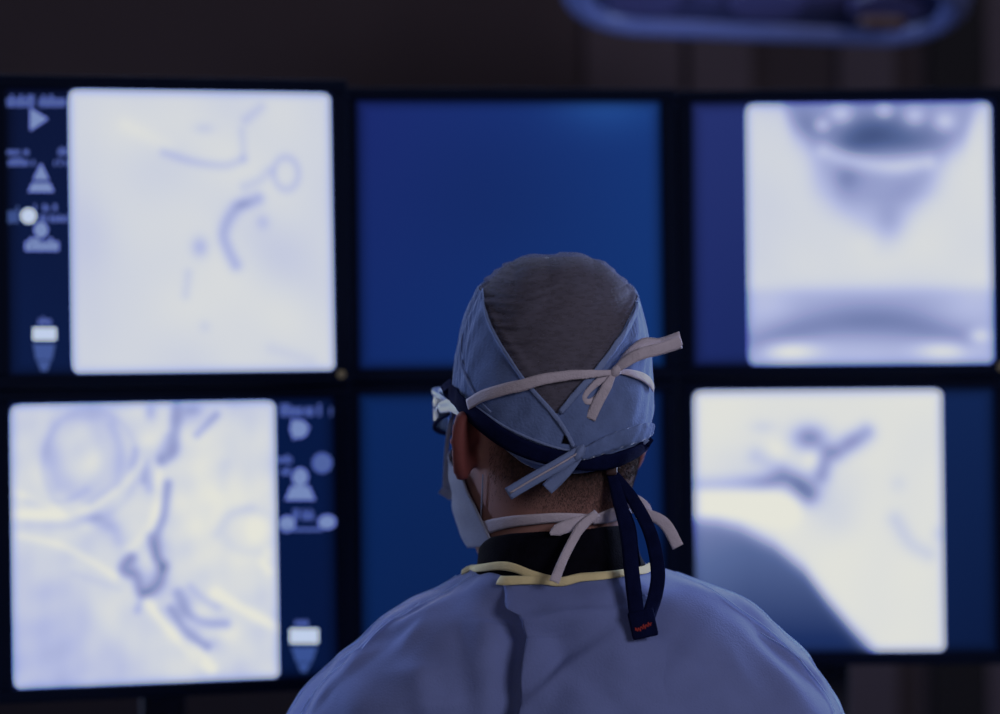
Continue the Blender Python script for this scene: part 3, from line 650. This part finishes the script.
# ---- gown
GOWN = smooth_tab([  # py, xL, xR, back, front (metres from the body axis)
 (562, 490, 648, .070, .045), (568, 472, 666, .090, .06), (578, 455, 690, .104, .07), (590, 437, 715, .112, .08), (607, 403, 743, .122, .09), (630, 370, 774, .132, .10), (657, 336, 806, .140, .11), (685, 306, 829, .146, .12),
 (714, 285, 848, .150, .125), (750, 268, 862, .152, .13), (790, 275, 852, .152, .135), (840, 330, 796, .15, .14), (900, 352, 768, .148, .14), (1050, 358, 762, .142, .14), (1300, 350, 770, .150, .15), (1600, 325, 795, .165, .16), (1960, 300, 820, .18, .17)], 400)
bm = bmesh.new(); rows = []
for py in np.concatenate([np.linspace(562, 860, 90), np.linspace(870, 1830, 60)]):
    xl, xr, bk, fr = [float(interp(py, GOWN, i)) for i in (1, 2, 3, 4)]; c = (xl + xr) / 2; hw = (xr - xl) / 2 / KPX; r = []
    for j in range(140):
        a = 2 * PI * j / 140; s_, c_ = math.sin(a), math.cos(a); e = 2 / 2.25
        x = hw * math.copysign(abs(s_) ** e, s_); y = -(bk if c_ > 0 else fr) * math.copysign(abs(c_) ** e, c_)
        r.append(Vector((xw(c, py) + x, Yh + .01 + y, wz(py))))
    rows.append(r)
rings_bm(rows, bm=bm)
for s in (-1, 1):
    ax = xw(285, 740) if s < 0 else xw(848, 740); sh = Vector((ax - s * .068, Yh + .0, wz(752))); el = bp(s * .245, -.01, 1.07); wr = bp(s * .155, .225, 1.02)
    chain(bm, [sh, sh * .5 + el * .5, el], [.075, .073, .062], 8, 24)
    chain(bm, [el, el * .5 + wr * .5, wr], [.062, .058, .042], 8, 24)
gme = remeshed(bm, .0036, 6)
gc = get_co(gme); gn = get_no(gme)
X = gc[:, 0] - PX; Z = gc[:, 2] - wz(570); Yr = gc[:, 1] - Yh
def fold(x, z, x0, z0, x1, z1, w, amp):      # a soft ridge along a segment, in the plane of the back
    dx, dz = x1 - x0, z1 - z0; L_ = dx * dx + dz * dz; t = np.clip(((x - x0) * dx + (z - z0) * dz) / L_, 0, 1)
    d = np.hypot(x - x0 - t * dx, z - z0 - t * dz); return amp * np.exp(-(d / w) ** 2) * np.sin(PI * np.clip(t * .9 + .08, 0, 1))
def pxz(px, py): return ((px - 557) / KPX, -(py - 570) / KPX)
disp = np.zeros(len(gc))
for i in range(26):
    kx, kz, ky = rng.normal(0, 26), rng.normal(0, 16), rng.normal(0, 22); disp += .0012 * np.sin(kx * X + kz * Z + ky * Yr + rng.uniform(0, 6.3))
for i in range(20):
    kx, kz, ky = rng.normal(0, 75), rng.normal(0, 60), rng.normal(0, 60); disp += .00038 * np.sin(kx * X + kz * Z + ky * Yr + rng.uniform(0, 6.3))
FOLDS = [((440, 594), (395, 640), 6, .005), ((420, 640), (430, 714), 12, .004), ((395, 612), (330, 680), 5, .005), ((375, 635), (310, 700), 5, -.004), ((455, 600), (470, 714), 14, -.004), ((345, 655), (300, 714), 5, .004), ((474, 578), (352, 640), 3.5, .0030), ((430, 600), (372, 634), 3, .0034), ((392, 626), (300, 704), 3.5, .0028), ((352, 640), (322, 672), 3, .003), ((380, 660), (500, 640), 9, .003), ((390, 690), (480, 672), 8, .003),
         ((676, 576), (760, 622), 3.5, .0030), ((716, 592), (790, 646), 3, .0036), ((752, 622), (838, 700), 3.5, .0030), ((786, 640), (826, 676), 3, .0036), ((700, 610), (640, 680), 12, .003),
         ((745, 600), (830, 690), 7, .005), ((735, 615), (800, 680), 7, -.004), ((780, 632), (846, 714), 6, .004), ((690, 600), (760, 700), 14, .003), ((720, 590), (770, 622), 5, .004)]
back = np.clip(-Yr / .05 + .8, 0, 1)
for (a, b, w, am) in FOLDS:
    disp += back * fold(X, Z, *pxz(*a), *pxz(*b), w / KPX, am * .9)
cc_ = (gc - np.array(CAM)) @ np.array(RC); pxx = 500 + FPX * cc_[:, 0] / cc_[:, 1]; pyy = 357 - FPX * cc_[:, 2] / cc_[:, 1]
ex_ = np.interp(pyy, [576, 592, 614, 619, 632, 655, 714, 900], [502, 507, 512, 521, 526, 527, 520, 525])
disp -= back * .028 / (1 + np.exp(-(pxx - ex_ + 24) / 7)) / (1 + np.exp((pxx - ex_ - 50) / 10)) * (lambda q: q * q * (3 - 2 * q))(np.clip((pyy - 580) / 55, 0, 1)) * np.clip((930 - pyy) / 160, 0, 1)
disp *= np.clip((.02 - Z) / .03, .15, 1)
set_co(gme, gc + gn * disp[:, None])
M_gown = mat('gown_cloth', (.205, .265, .55), .8, bump=.3, bscale=500, var=.08, vscale=25, spec=.15, sheen=.9)
nt = M_gown.node_tree; b_ = nt.nodes['Principled BSDF']; tl_ = nt.nodes.new('ShaderNodeBsdfTranslucent'); tl_.inputs['Color'].default_value = (.30, .40, .70, 1)
mx_ = nt.nodes.new('ShaderNodeMixShader'); mx_.inputs[0].default_value = .22
nt.links.new(b_.outputs[0], mx_.inputs[1]); nt.links.new(tl_.outputs[0], mx_.inputs[2]); nt.links.new(mx_.outputs[0], nt.nodes['Material Output'].inputs['Surface'])
gown = obj('surgical_gown', gme, M_gown, person); gown['label'] = 'blue surgical gown wrapped and overlapped at the back'
GB = bvh_of(gme); BV.append(GB); BV.append(bvh_of(collar.data))
# overlapping back panel
EDGE = catmull([(502, 576), (507, 588), (509, 598), (511, 604), (518, 607), (525, 610), (528, 618), (529, 635), (528, 655), (526, 680), (522, 705), (518, 740), (520, 790), (524, 860), (526, 960), (528, 1120), (526, 1300), (524, 1500), (522, 1680), (520, 1790)], 200)
rows = []
for ex, ey in EDGE:
    r = []
    for i in range(61):
        u = i / 60; px = ex + (690 + min(40, (ey - 576) * .12) - ex) * u
        top_ = np.interp(px, [500, 540, 580, 620, 640, 670, 700], [578, 578, 576, 573, 569, 566, 566]); py = top_ + (ey - 576) + 4
        h = hit(px, py, [GB]); 
        if h is None: h = hit(px, py + 3, [GB])
        off = .024 * (1 - u) ** 1.8 - .0035 * u ** 3 + .0015 * (1 - u) * math.sin(ey * .05 + u * 7)
        off += .0055 * math.exp(-(((px - 612) * .64 + (py - 640) * .77 - 0) / 5) ** 2) * math.exp(-((py - 675) / 40) ** 2)
        off -= .0060 * math.exp(-(((px - 608) * .64 + (py - 636) * .77 + 6) / 5) ** 2) * math.exp(-((py - 675) / 40) ** 2)
        off += .0007 * math.sin(px * .16 + 3 * math.sin(py * .05)) * math.sin(py * .07)
        off *= min(1, max(.18, (ey - 578) / 34))
        off = off * (1 - .6 * min(1, max(0, (ey - 760) / 160))) + (.004 if ey > 900 and u < .85 else 0)
        if i == 0: off -= .002
        r.append(h[0] + h[1] * off if h else None)
    rows.append(r)
r_last = [q for r in rows for q in r if q is not None][-1]
for i in range(len(rows) - 2, -1, -1):
    rows[i] = [q if q is not None else (rows[i + 1][j] or r_last).copy() for j, q in enumerate(rows[i])]
AR = np.array([[list(q) for q in r] for r in rows])
for _ in range(7):
    AR[1:-1, :] = .25 * AR[:-2, :] + .5 * AR[1:-1, :] + .25 * AR[2:, :]
    AR[:, 1:-1] = .2 * AR[:, :-2] + .6 * AR[:, 1:-1] + .2 * AR[:, 2:]
bm = bmesh.new(); VV = [[bm.verts.new(q) for q in r] for r in AR]
for i in range(len(VV) - 1):
    for j in range(60):
        f = (VV[i][j], VV[i][j + 1], VV[i + 1][j + 1], VV[i + 1][j])
        if all(f): bm.faces.new(f)
flap = obj('back_panel', bm, M_gown, gown); so = flap.modifiers.new('thick', 'SOLIDIFY'); so.thickness = .0008
FB = bvh_of(flap.data); BV.append(FB)
# ---- ribbons laid on the cloth
def ribbon(name, path, m, parent, width, off=.0015, n=60, trees=None, thick=.0007, rollf=None, label=None, face=.0, ret=False, ripple=0):
    """path: (px, py) lies on the cloth; (px, py, Y) hangs free at that distance. width in picture pixels, a number or a list"""
    P2 = catmull([p_[:2] for p_ in path], n); free = np.interp(np.linspace(0, len(path) - 1, n), range(len(path)), [1 if len(p_) > 2 else 0 for p_ in path])
    Yc = []; last = None
    ctrl = []
    for p_ in path:
        if len(p_) > 2: ctrl.append(p_[2])
        else:
            h = hit(p_[0], p_[1], trees); ctrl.append(h[0].y if h else None)
    known = [i for i, c in enumerate(ctrl) if c is not None]
    ctrl = np.interp(range(len(ctrl)), known, [ctrl[i] for i in known])
    Yi = np.interp(np.linspace(0, len(path) - 1, n), range(len(path)), ctrl); pts = []; nrm = []
    for i, (px, py) in enumerate(P2):
        h = hit(px, py, trees) if free[i] < .5 else None; view = -ray(px, py).normalized()
        if h is not None:
            nv = (h[1] * (1 - face) + view * face).normalized(); pts.append(h[0] + h[1] * off); nrm.append(nv)
        else: pts.append(at(px, py, Yi[i])); nrm.append(view)
    A = np.array([list(p_) for p_ in pts]); Nn = np.array([list(q) for q in nrm])
    for _ in range(5):
        A[1:-1] = .25 * A[:-2] + .5 * A[1:-1] + .25 * A[2:]; Nn[1:-1] = .25 * Nn[:-2] + .5 * Nn[1:-1] + .25 * Nn[2:]
    W = np.interp(np.linspace(0, 1, n), np.linspace(0, 1, len(width)), width) if hasattr(width, '__len__') else np.full(n, width)
    RL = np.interp(np.linspace(0, 1, n), np.linspace(0, 1, len(rollf)), rollf) if rollf is not None else np.zeros(n)
    bm = bmesh.new(); prev = None; first = []
    for i in range(n):
        c = Vector(A[i]); t = Vector(A[min(i + 1, n - 1)] - A[max(i - 1, 0)]).normalized(); nv = Vector(Nn[i]); nv = (nv - t * nv.dot(t)).normalized()
        sd = t.cross(nv); ang = RL[i]
        sd2 = sd * math.cos(ang) + nv * math.sin(ang); nv2 = nv * math.cos(ang) - sd * math.sin(ang)
        half_ = W[i] / 2 / (FPX / c.y); row = []
        for k_ in (-1, -.55, 0, .55, 1):
            rp_ = ripple * math.sin(i * .9 + k_ * 3)
            row.append(bm.verts.new(c + sd2 * half_ * k_ + nv2 * ((.0006 * (1 - k_ * k_)) + rp_)))
        if prev:
            for k_ in range(4): bm.faces.new((prev[k_], prev[k_ + 1], row[k_ + 1], row[k_]))
        prev = row
    o = obj(name, bm, m, parent); s_ = o.modifiers.new('thick', 'SOLIDIFY'); s_.thickness = thick; s_.offset = 0
    if label: o['label'] = label
    return o
M_tie = mat('white_tie', (.53, .49, .55), .8, bump=.5, bscale=700, var=.06, vscale=120, spec=.2)
M_navy = mat('navy_strap', (.005, .008, .038), .95, bump=.4, bscale=900, var=.2, vscale=100, spec=.03)
M_yel = mat('yellow_binding', (.78, .69, .37), .8, bump=.4, bscale=700, var=.06, vscale=100, spec=.2)
M_mask = mat('mask_cloth', (.27, .30, .40), .85, bump=.3, bscale=500, var=.05, vscale=60, spec=.2)
M_lens = mat('clear_lens', (.45, .6, .85), .08, spec=.6, trans=.9, var=.02, vscale=30)
M_gfr = mat('glasses_frame', (.30, .38, .55), .3, spec=.7, var=.05, vscale=60)
M_red = mat('red_lettering', lin((190, 60, 50)), .6, var=.1, vscale=400)
M_bead = mat('strap_toggle', lin((70, 52, 50)), .5, var=.1, vscale=300)
CT = [BV[1], BV[2]]
# cap trims
ribbon('edge_binding', [(484, 290)] + [(x - 1, y + 2) for x, y in CRN_L[1:]] + [(564, 428), (574, 447)], M_capb, cap, [3, 4, 4, 5, 4], .0012, trees=CT)
ribbon('edge_binding', [(x + 3, y + 2) for x, y in CRN_R[::-1]], M_capb, cap, [5, 7, 7, 6], .0014, trees=CT, ripple=.0003)
ribbon('hem_stitch', [(466, 398), (482, 410), (505, 426), (530, 438), (552, 446), (570, 450)], M_capb, cap, [2, 2.6, 2.6, 2], .0016, trees=CT)
ribbon('side_seam', [(464, 334), (462, 360), (468, 380), (478, 398), (492, 412)], M_capb, cap, [1.6, 1.8, 1.6], .0012, trees=CT)
ribbon('lower_hem', [(470, 412), (490, 431), (515, 451), (540, 461), (562, 464)], M_capb, cap, [5, 6, 7, 6], .0022, trees=[BV[1]])
ribbon('lower_hem', [(600, 463), (620, 457), (636, 449), (648, 439)], M_capb, cap, [5, 5, 4], .0022, trees=[BV[1]])
# eyeglasses: wrap-around front, temples, neoprene strap
glasses = empty('eyeglasses'); glasses.parent = person
GP = catmull([(-.080, .045, .030), (-.080, .070, .030), (-.070, .097, .028), (-.045, .120, .025), (0, .127, .024), (.045, .120, .025), (.070, .097, .028), (.080, .070, .030), (.080, .045, .030)], 60)
def band(h0, h1, th):
    rings = []
    for i, q in enumerate(GP):
        t = GP[min(i + 1, 59)] - GP[max(i - 1, 0)]; nn = Vector((t[1], -t[0], 0)).normalized() * -1; q = Vector(q)
        hs = 1 - .75 * (max(0, abs(i - 29.5) - 6) / 23.5) ** 1.5
        rings.append([HM @ (q + nn * sx * th + Vector((0, 0, z * hs))) for sx, z in ((-.5, h0), (.5, h0), (.5, h1), (-.5, h1))])
    return rings_bm(rings)
obj('lens', band(-.022, .016, .0016), M_lens, glasses); obj('frame', band(.016, .022, .004), M_gfr, glasses); obj('frame', band(-.025, -.021, .003), M_navy, glasses)
for s in (-1, 1):
    bm = bmesh.new(); tube(bm, [HM @ Vector(q) for q in ((s * .080, .062, .030), (s * .083, .035, .033), (s * .084, .012, .030))], [.004, .0045, .005], 12, (.6, 1.5)); obj('temple', bm, M_gfr if s < 0 else M_navy, glasses)
ribbon('head_strap', [(446, 384, 2.165), (452, 391), (462, 401), (478, 416), (505, 437), (532, 450), (560, 457)], M_navy, glasses, [13, 17, 19, 19, 18, 17], .0035, trees=[BV[1]], thick=.0022)
ribbon('head_strap', [(558, 457), (585, 461), (608, 460), (630, 452), (641, 445), (649, 436)], M_navy, glasses, [17, 17, 17, 15, 12], .0030, trees=[BV[1]], thick=.0022)
yb = hit(612, 480)[0].y - .008; yg = hit(640, 600)[0].y; yg2 = hit(640, 634)[0].y
ribbon('cord', [(611, 472, yb), (619, 500, yb - .004), (628, 535, yb - .012), (632, 575, yg - .012), (637, 617, yg2 - .010)], M_navy, glasses, [9, 13, 15, 15, 15], n=50, thick=.004)
ribbon('cord', [(614, 474, yb), (632, 498, yb), (650, 532, yb - .004), (658, 570, yg - .008), (655, 596, yg - .012), (648, 618, yg2 - .011)], M_navy, glasses, [8, 12, 13, 14, 14, 13], n=50, thick=.004)
ribbon('cord', [(624, 500, yb + .004), (634, 525, yb), (637, 548, yb), (640, 566, yb - .004)], M_navy, glasses, [2, 2.4, 2], n=30, thick=.001)
bm = bmesh.new(); c0 = at(611, 468, yb - .002); add_box(bm, c0, (.011, .010, .013), bevel=.003); obj('toggle', bm, M_bead, glasses)
cc = at(643, 624, yg2 - .010); Rb = Matrix.Translation(cc) @ Matrix.Rotation(-.20, 4, 'Y') @ Matrix.Rotation(-.12, 4, 'X')
bm = bmesh.new(); add_box(bm, (0, 0, 0), (.0225, .007, .024), Rb, .002); clip = obj('strap_end', bm, M_navy, glasses)
bm = bmesh.new(); zz = [(-.0075 + i * .00042, -.0042, -.004 + .0018 * math.sin(i * 1.15) * (1.4 if i % 9 < 3 else .7) + .003 * i / 36) for i in range(36)]
tube(bm, [Rb @ Vector(q) for q in zz], .00035, 6); obj('red_lettering', bm, M_red, clip)
# face mask with its ties
rows = []
for z in np.linspace(-.128, -.004, 34):
    r = []
    for a in np.linspace(-1, 1, 90):
        t = (z + .128) / .124; al = a * (104 - 24 * t); ang = PI + D2(al); aa = abs(a)
        top_ = -.004 - .026 * aa ** 1.6; bot = -.104 + .012 * aa ** 2; zz_ = bot + (top_ - bot) * t
        f = max(0, math.cos(D2(al) * .9)); pl = .0012 * math.sin(t * 6 * PI) * f
        q = head_pt(max(zz_, -.1), ang, .006 + pl + .013 * f ** 2 * min(1, t * 3 + .2)); q.z = zz_
        r.append(HM @ q)
    rows.append(r)
bm = rings_bm(rows, closed=False); mask = obj('face_mask', bm, M_mask, person); s_ = mask.modifiers.new('thick', 'SOLIDIFY'); s_.thickness = .0015
mask['label'] = 'pale surgical face mask with white ties'
ribbon('tie', [(446, 488, 2.20), (446, 466, 2.20), (447, 445, 2.195), (450, 425, 2.19), (456, 408, 2.18)], M_mask, mask, [7, 5, 4, 4, 4], n=30)
bm = bmesh.new(); q = [at(448, 478, 2.215), at(439, 493, 2.222), at(450, 500, 2.215), at(462, 492, 2.205)]
bm.faces.new([bm.verts.new(v) for v in q]); fo = obj('mask_corner', bm, M_mask, mask, False); fo.modifiers.new('t', 'SOLIDIFY').thickness = .001
ribbon('tie', [(473, 404), (490, 395), (520, 386), (550, 379), (585, 374), (616, 372)], M_tie, mask, [11, 12, 12, 11, 9, 4], .0058, trees=CT)
ribbon('tie', [(650, 388), (646, 382), (639, 377), (628, 373), (616, 372)], M_tie, mask, [9, 10, 9, 7, 4], .0030, trees=CT)
kb = hit(616, 371)[0].y
ribbon('bow_loop', [(613, 373, kb - .008), (624, 363, kb - .012), (640, 354, kb - .014), (660, 349, kb - .010), (681, 342, kb - .002)], M_tie, mask, [6, 11, 12, 12, 13], n=40, rollf=[.2, .3, .1, -.2, -.3])
ribbon('bow_loop', [(617, 369, kb - .006), (628, 354, kb - .003), (644, 343, kb + .002), (660, 344, kb + .005), (681, 338, kb + .001)], M_tie, mask, [5, 9, 12, 12, 14], n=40, rollf=[.3, .6, .5, .3, .2])
ribbon('bow_loop', [(614, 374, kb - .008), (602, 379, kb - .011), (590, 389, kb - .013), (584, 398, kb - .013), (589, 402, kb - .012), (600, 396, kb - .010), (610, 383, kb - .009)], M_tie, mask, [5, 8, 6, 5, 6, 8, 6], n=50)
ribbon('bow_tail', [(614, 373, kb - .009), (607, 386, kb - .013), (598, 402, kb - .013), (590, 419, kb - .011)], M_tie, mask, [5, 10, 11, 11], n=30)
bm = bmesh.new(); bmesh.ops.create_icosphere(bm, subdivisions=3, radius=1, matrix=Matrix.Translation(at(616, 371, kb - .009)) @ Matrix.Rotation(.7, 4, 'Y') @ Matrix.Diagonal((.0045, .004, .006, 1))); obj('knot', bm, M_tie, mask)
NT = [BV[0], BV[4]]
ribbon('tie', [(480, 534), (488, 527), (510, 521), (535, 518), (560, 516), (590, 517)], M_tie, mask, [14, 14, 12, 11, 10, 9], .0035, trees=NT)
ribbon('tie', [(590, 518), (604, 514), (620, 509), (634, 506), (643, 512)], M_tie, mask, [9, 15, 17, 15, 12], .0055, trees=NT)
kn = hit(590, 519)[0].y - .004
ribbon('bow_loop', [(620, 500, kn + .002), (634, 500, kn + .012), (645, 508, kn + .02), (650, 520, kn + .02)], M_tie, mask, [10, 12, 12, 8], n=30)
ribbon('bow_tail', [(636, 513, kn + .01), (652, 516, kn + .012), (666, 525, kn + .010), (678, 547, kn + .006)], M_tie, mask, [11, 11, 12, 12], n=30)
ribbon('bow_loop', [(594, 516, kn - .010), (576, 523, kn - .016), (560, 529, kn - .018), (550, 534, kn - .018)], M_tie, mask, [7, 11, 13, 12, 3], n=40)
ribbon('bow_tail', [(597, 513, kn - .011), (582, 526, kn - .020), (573, 540, kn - .024), (563, 560, kn - .032), (554, 582, kn - .042)], M_tie, mask, [8, 10, 9, 9, 10], n=40)
ribbon('cord', [(485, 474), (484, 500), (482, 525), (480, 545)], M_mask, mask, [1.6, 1.8, 2], .002, n=24, trees=[BV[0], BV[4]])
# cap ties at the nape
kc = hit(577, 453)[0].y
ribbon('tie', [(648, 428), (640, 431), (618, 438), (598, 446), (580, 453)], M_cap, cap, [10, 17, 18, 16, 12], .0055, trees=[BV[1]], ripple=.0007)
ribbon('tie', [(582, 450, kc - .010), (560, 464, kc - .012), (535, 478, kc - .010), (508, 494, kc - .006)], M_capb, cap, [11, 13, 13, 13], n=30)
ribbon('tie_stitch', [(578, 453, kc - .0125), (560, 464, kc - .0135), (535, 478, kc - .0115), (510, 493, kc - .0075)], M_tie, cap, [1.6, 1.8, 1.8], n=24, thick=.0004)
ribbon('tie', [(578, 456, kc - .007), (566, 470, kc - .006), (556, 480, kc - .004), (547, 489, kc - .003)], M_capb, cap, [10, 13, 14, 13], n=24)
bm = bmesh.new(); bmesh.ops.create_icosphere(bm, subdivisions=3, radius=1, matrix=Matrix.Translation(at(579, 453, kc - .008)) @ Matrix.Rotation(.55, 4, 'Y') @ Matrix.Diagonal((.0045, .006, .0085, 1))); obj('knot', bm, M_capb, cap)
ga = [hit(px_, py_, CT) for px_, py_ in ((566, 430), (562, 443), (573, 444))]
bm = bmesh.new(); bm.faces.new([bm.verts.new(h[0] + h[1] * .0012) for h in ga]); g_ = obj('gap_shade', bm, M_black, cap, False); g_.modifiers.new('t', 'SOLIDIFY').thickness = .0004  # black patch for the shade in the gap between the cap flaps
# gown neckline
ribbon('neck_binding', [(464, 575), (474, 570), (486, 568), (502, 566), (516, 568), (534, 575), (553, 580)], M_yel, gown, [6, 7, 8, 9, 8, 8], .003, trees=[GB, BV[4]], face=.5)
ribbon('neck_binding', [(500, 583), (520, 583), (545, 583), (575, 581), (605, 579), (630, 575), (648, 570), (661, 567)], M_yel, gown, [10, 9, 9, 9, 8, 8, 8], .004, trees=[GB, BV[4], FB], face=.5)
# thin pale ribbons added as rim light along the shoulder line
M_rim = mat('gown_rim_cloth', (.34, .42, .68), .8, bump=.3, bscale=500, var=.06, vscale=25, spec=.15, sheen=.5)  # paler copy of the gown cloth, carries the rim light
nt = M_rim.node_tree; b_ = nt.nodes['Principled BSDF']; tl_ = nt.nodes.new('ShaderNodeBsdfTranslucent'); tl_.inputs['Color'].default_value = (.75, .85, 1, 1)
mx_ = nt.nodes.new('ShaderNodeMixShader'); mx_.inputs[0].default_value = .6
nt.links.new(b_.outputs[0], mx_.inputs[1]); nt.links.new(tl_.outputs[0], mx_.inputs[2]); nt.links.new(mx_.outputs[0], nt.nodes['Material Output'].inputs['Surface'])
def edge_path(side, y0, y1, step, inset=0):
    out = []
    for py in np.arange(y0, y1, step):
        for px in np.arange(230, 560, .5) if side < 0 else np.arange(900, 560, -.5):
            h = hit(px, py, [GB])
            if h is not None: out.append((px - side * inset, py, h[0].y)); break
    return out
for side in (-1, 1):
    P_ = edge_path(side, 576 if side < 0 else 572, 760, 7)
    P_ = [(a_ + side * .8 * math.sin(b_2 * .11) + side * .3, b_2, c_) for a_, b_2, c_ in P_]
    ribbon('shoulder_rim', P_, M_rim, gown, [1.2, 2.2, 3, 2.4, 3.2, 2.2, 2.8, 2.6, 2.2], n=160, thick=.0006)
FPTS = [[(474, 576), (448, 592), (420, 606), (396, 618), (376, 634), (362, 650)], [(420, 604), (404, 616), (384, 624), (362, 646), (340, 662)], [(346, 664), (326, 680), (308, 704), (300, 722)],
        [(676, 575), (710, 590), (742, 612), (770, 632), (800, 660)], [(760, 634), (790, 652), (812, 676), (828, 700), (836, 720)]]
for P_ in FPTS: ribbon('shoulder_rim', P_, M_rim, gown, [.4, 1.4, 1.8, 1.2, .4], .0012, trees=[GB], n=70, thick=.0005)  # thinner added ribbons, rim light along the inner creases
# trousers and shoes below the gown
M_tr = mat('scrub_cloth', (.06, .10, .26), .85, bump=.2, bscale=300, var=.08, vscale=20); M_shoe = mat('clog', (.02, .02, .025), .5, var=.1, vscale=20)
bm = bmesh.new()
chain(bm, [bp(0, .01, .96), bp(0, .01, .86)], [.105, .10], 5, 28, (1.25, .8))
for s in (-1, 1): chain(bm, [bp(s * .085, 0, .9), bp(s * .10, .01, .5), bp(s * .10, -.01, .13)], [.088, .078, .072], 8, 24)
obj('scrub_trousers', remeshed(bm, .008, 4), M_tr, person)
for s in (-1, 1):
    bm = bmesh.new(); chain(bm, [bp(s * .10, -.045, .05), bp(s * .10, .0, .055), bp(s * .105, .10, .045), bp(s * .11, .18, .035)], [.042, .048, .045, .030], 8, 20)
    for v in bm.verts: v.co.z = max(v.co.z, .0)
    obj('shoe', bm, M_shoe, person)
# ------------------------------------------------------------------ light
def area(name, loc_, target, size, energy, col):
    l = bpy.data.lights.new(name, 'AREA'); l.shape = 'RECTANGLE'; l.size, l.size_y = size; l.energy = energy; l.color = col
    o = bpy.data.objects.new(name, l); COL.objects.link(o); o.location = loc_
    o.rotation_euler = (Vector(target) - Vector(loc_)).to_track_quat('-Z', 'Y').to_euler(); return o
area('room_light', (2.1, -.6, 2.6), (.05, 2.15, 1.4), (1.2, 1.0), 36, (1.0, .92, 1.06))
area('fill_light', (-1.0, -1.0, 2.2), (.05, 2.15, 1.4), (1.2, 1.0), 7, (1.0, .90, 1.0))
area('wall_light', (-.3, 3.2, 2.95), (0, 4.3, 1.6), (2.5, .4), 3.0, (.95, .88, 1.1))
area('side_rim_light', (-.95, 2.85, 1.75), (.0, 2.15, 1.45), (.35, .6), 15, (.62, .78, 1.3))  # unseen lamp added for rim light on the left edge
area('side_rim_light', (1.0, 2.9, 1.75), (.1, 2.15, 1.45), (.35, .6), 15, (.62, .78, 1.3))  # unseen lamp added for rim light on the right edge
area('rear_rim_light', (-.1, 3.15, 2.55), (.05, 2.15, 1.5), (1.4, .3), 8, (.62, .78, 1.3))  # unseen lamp added behind, rim light for shoulders and cap
w = bpy.data.worlds.new('world'); scene.world = w; w.use_nodes = True
w.node_tree.nodes['Background'].inputs[0].default_value = (.02, .03, .08, 1); w.node_tree.nodes['Background'].inputs[1].default_value = .3
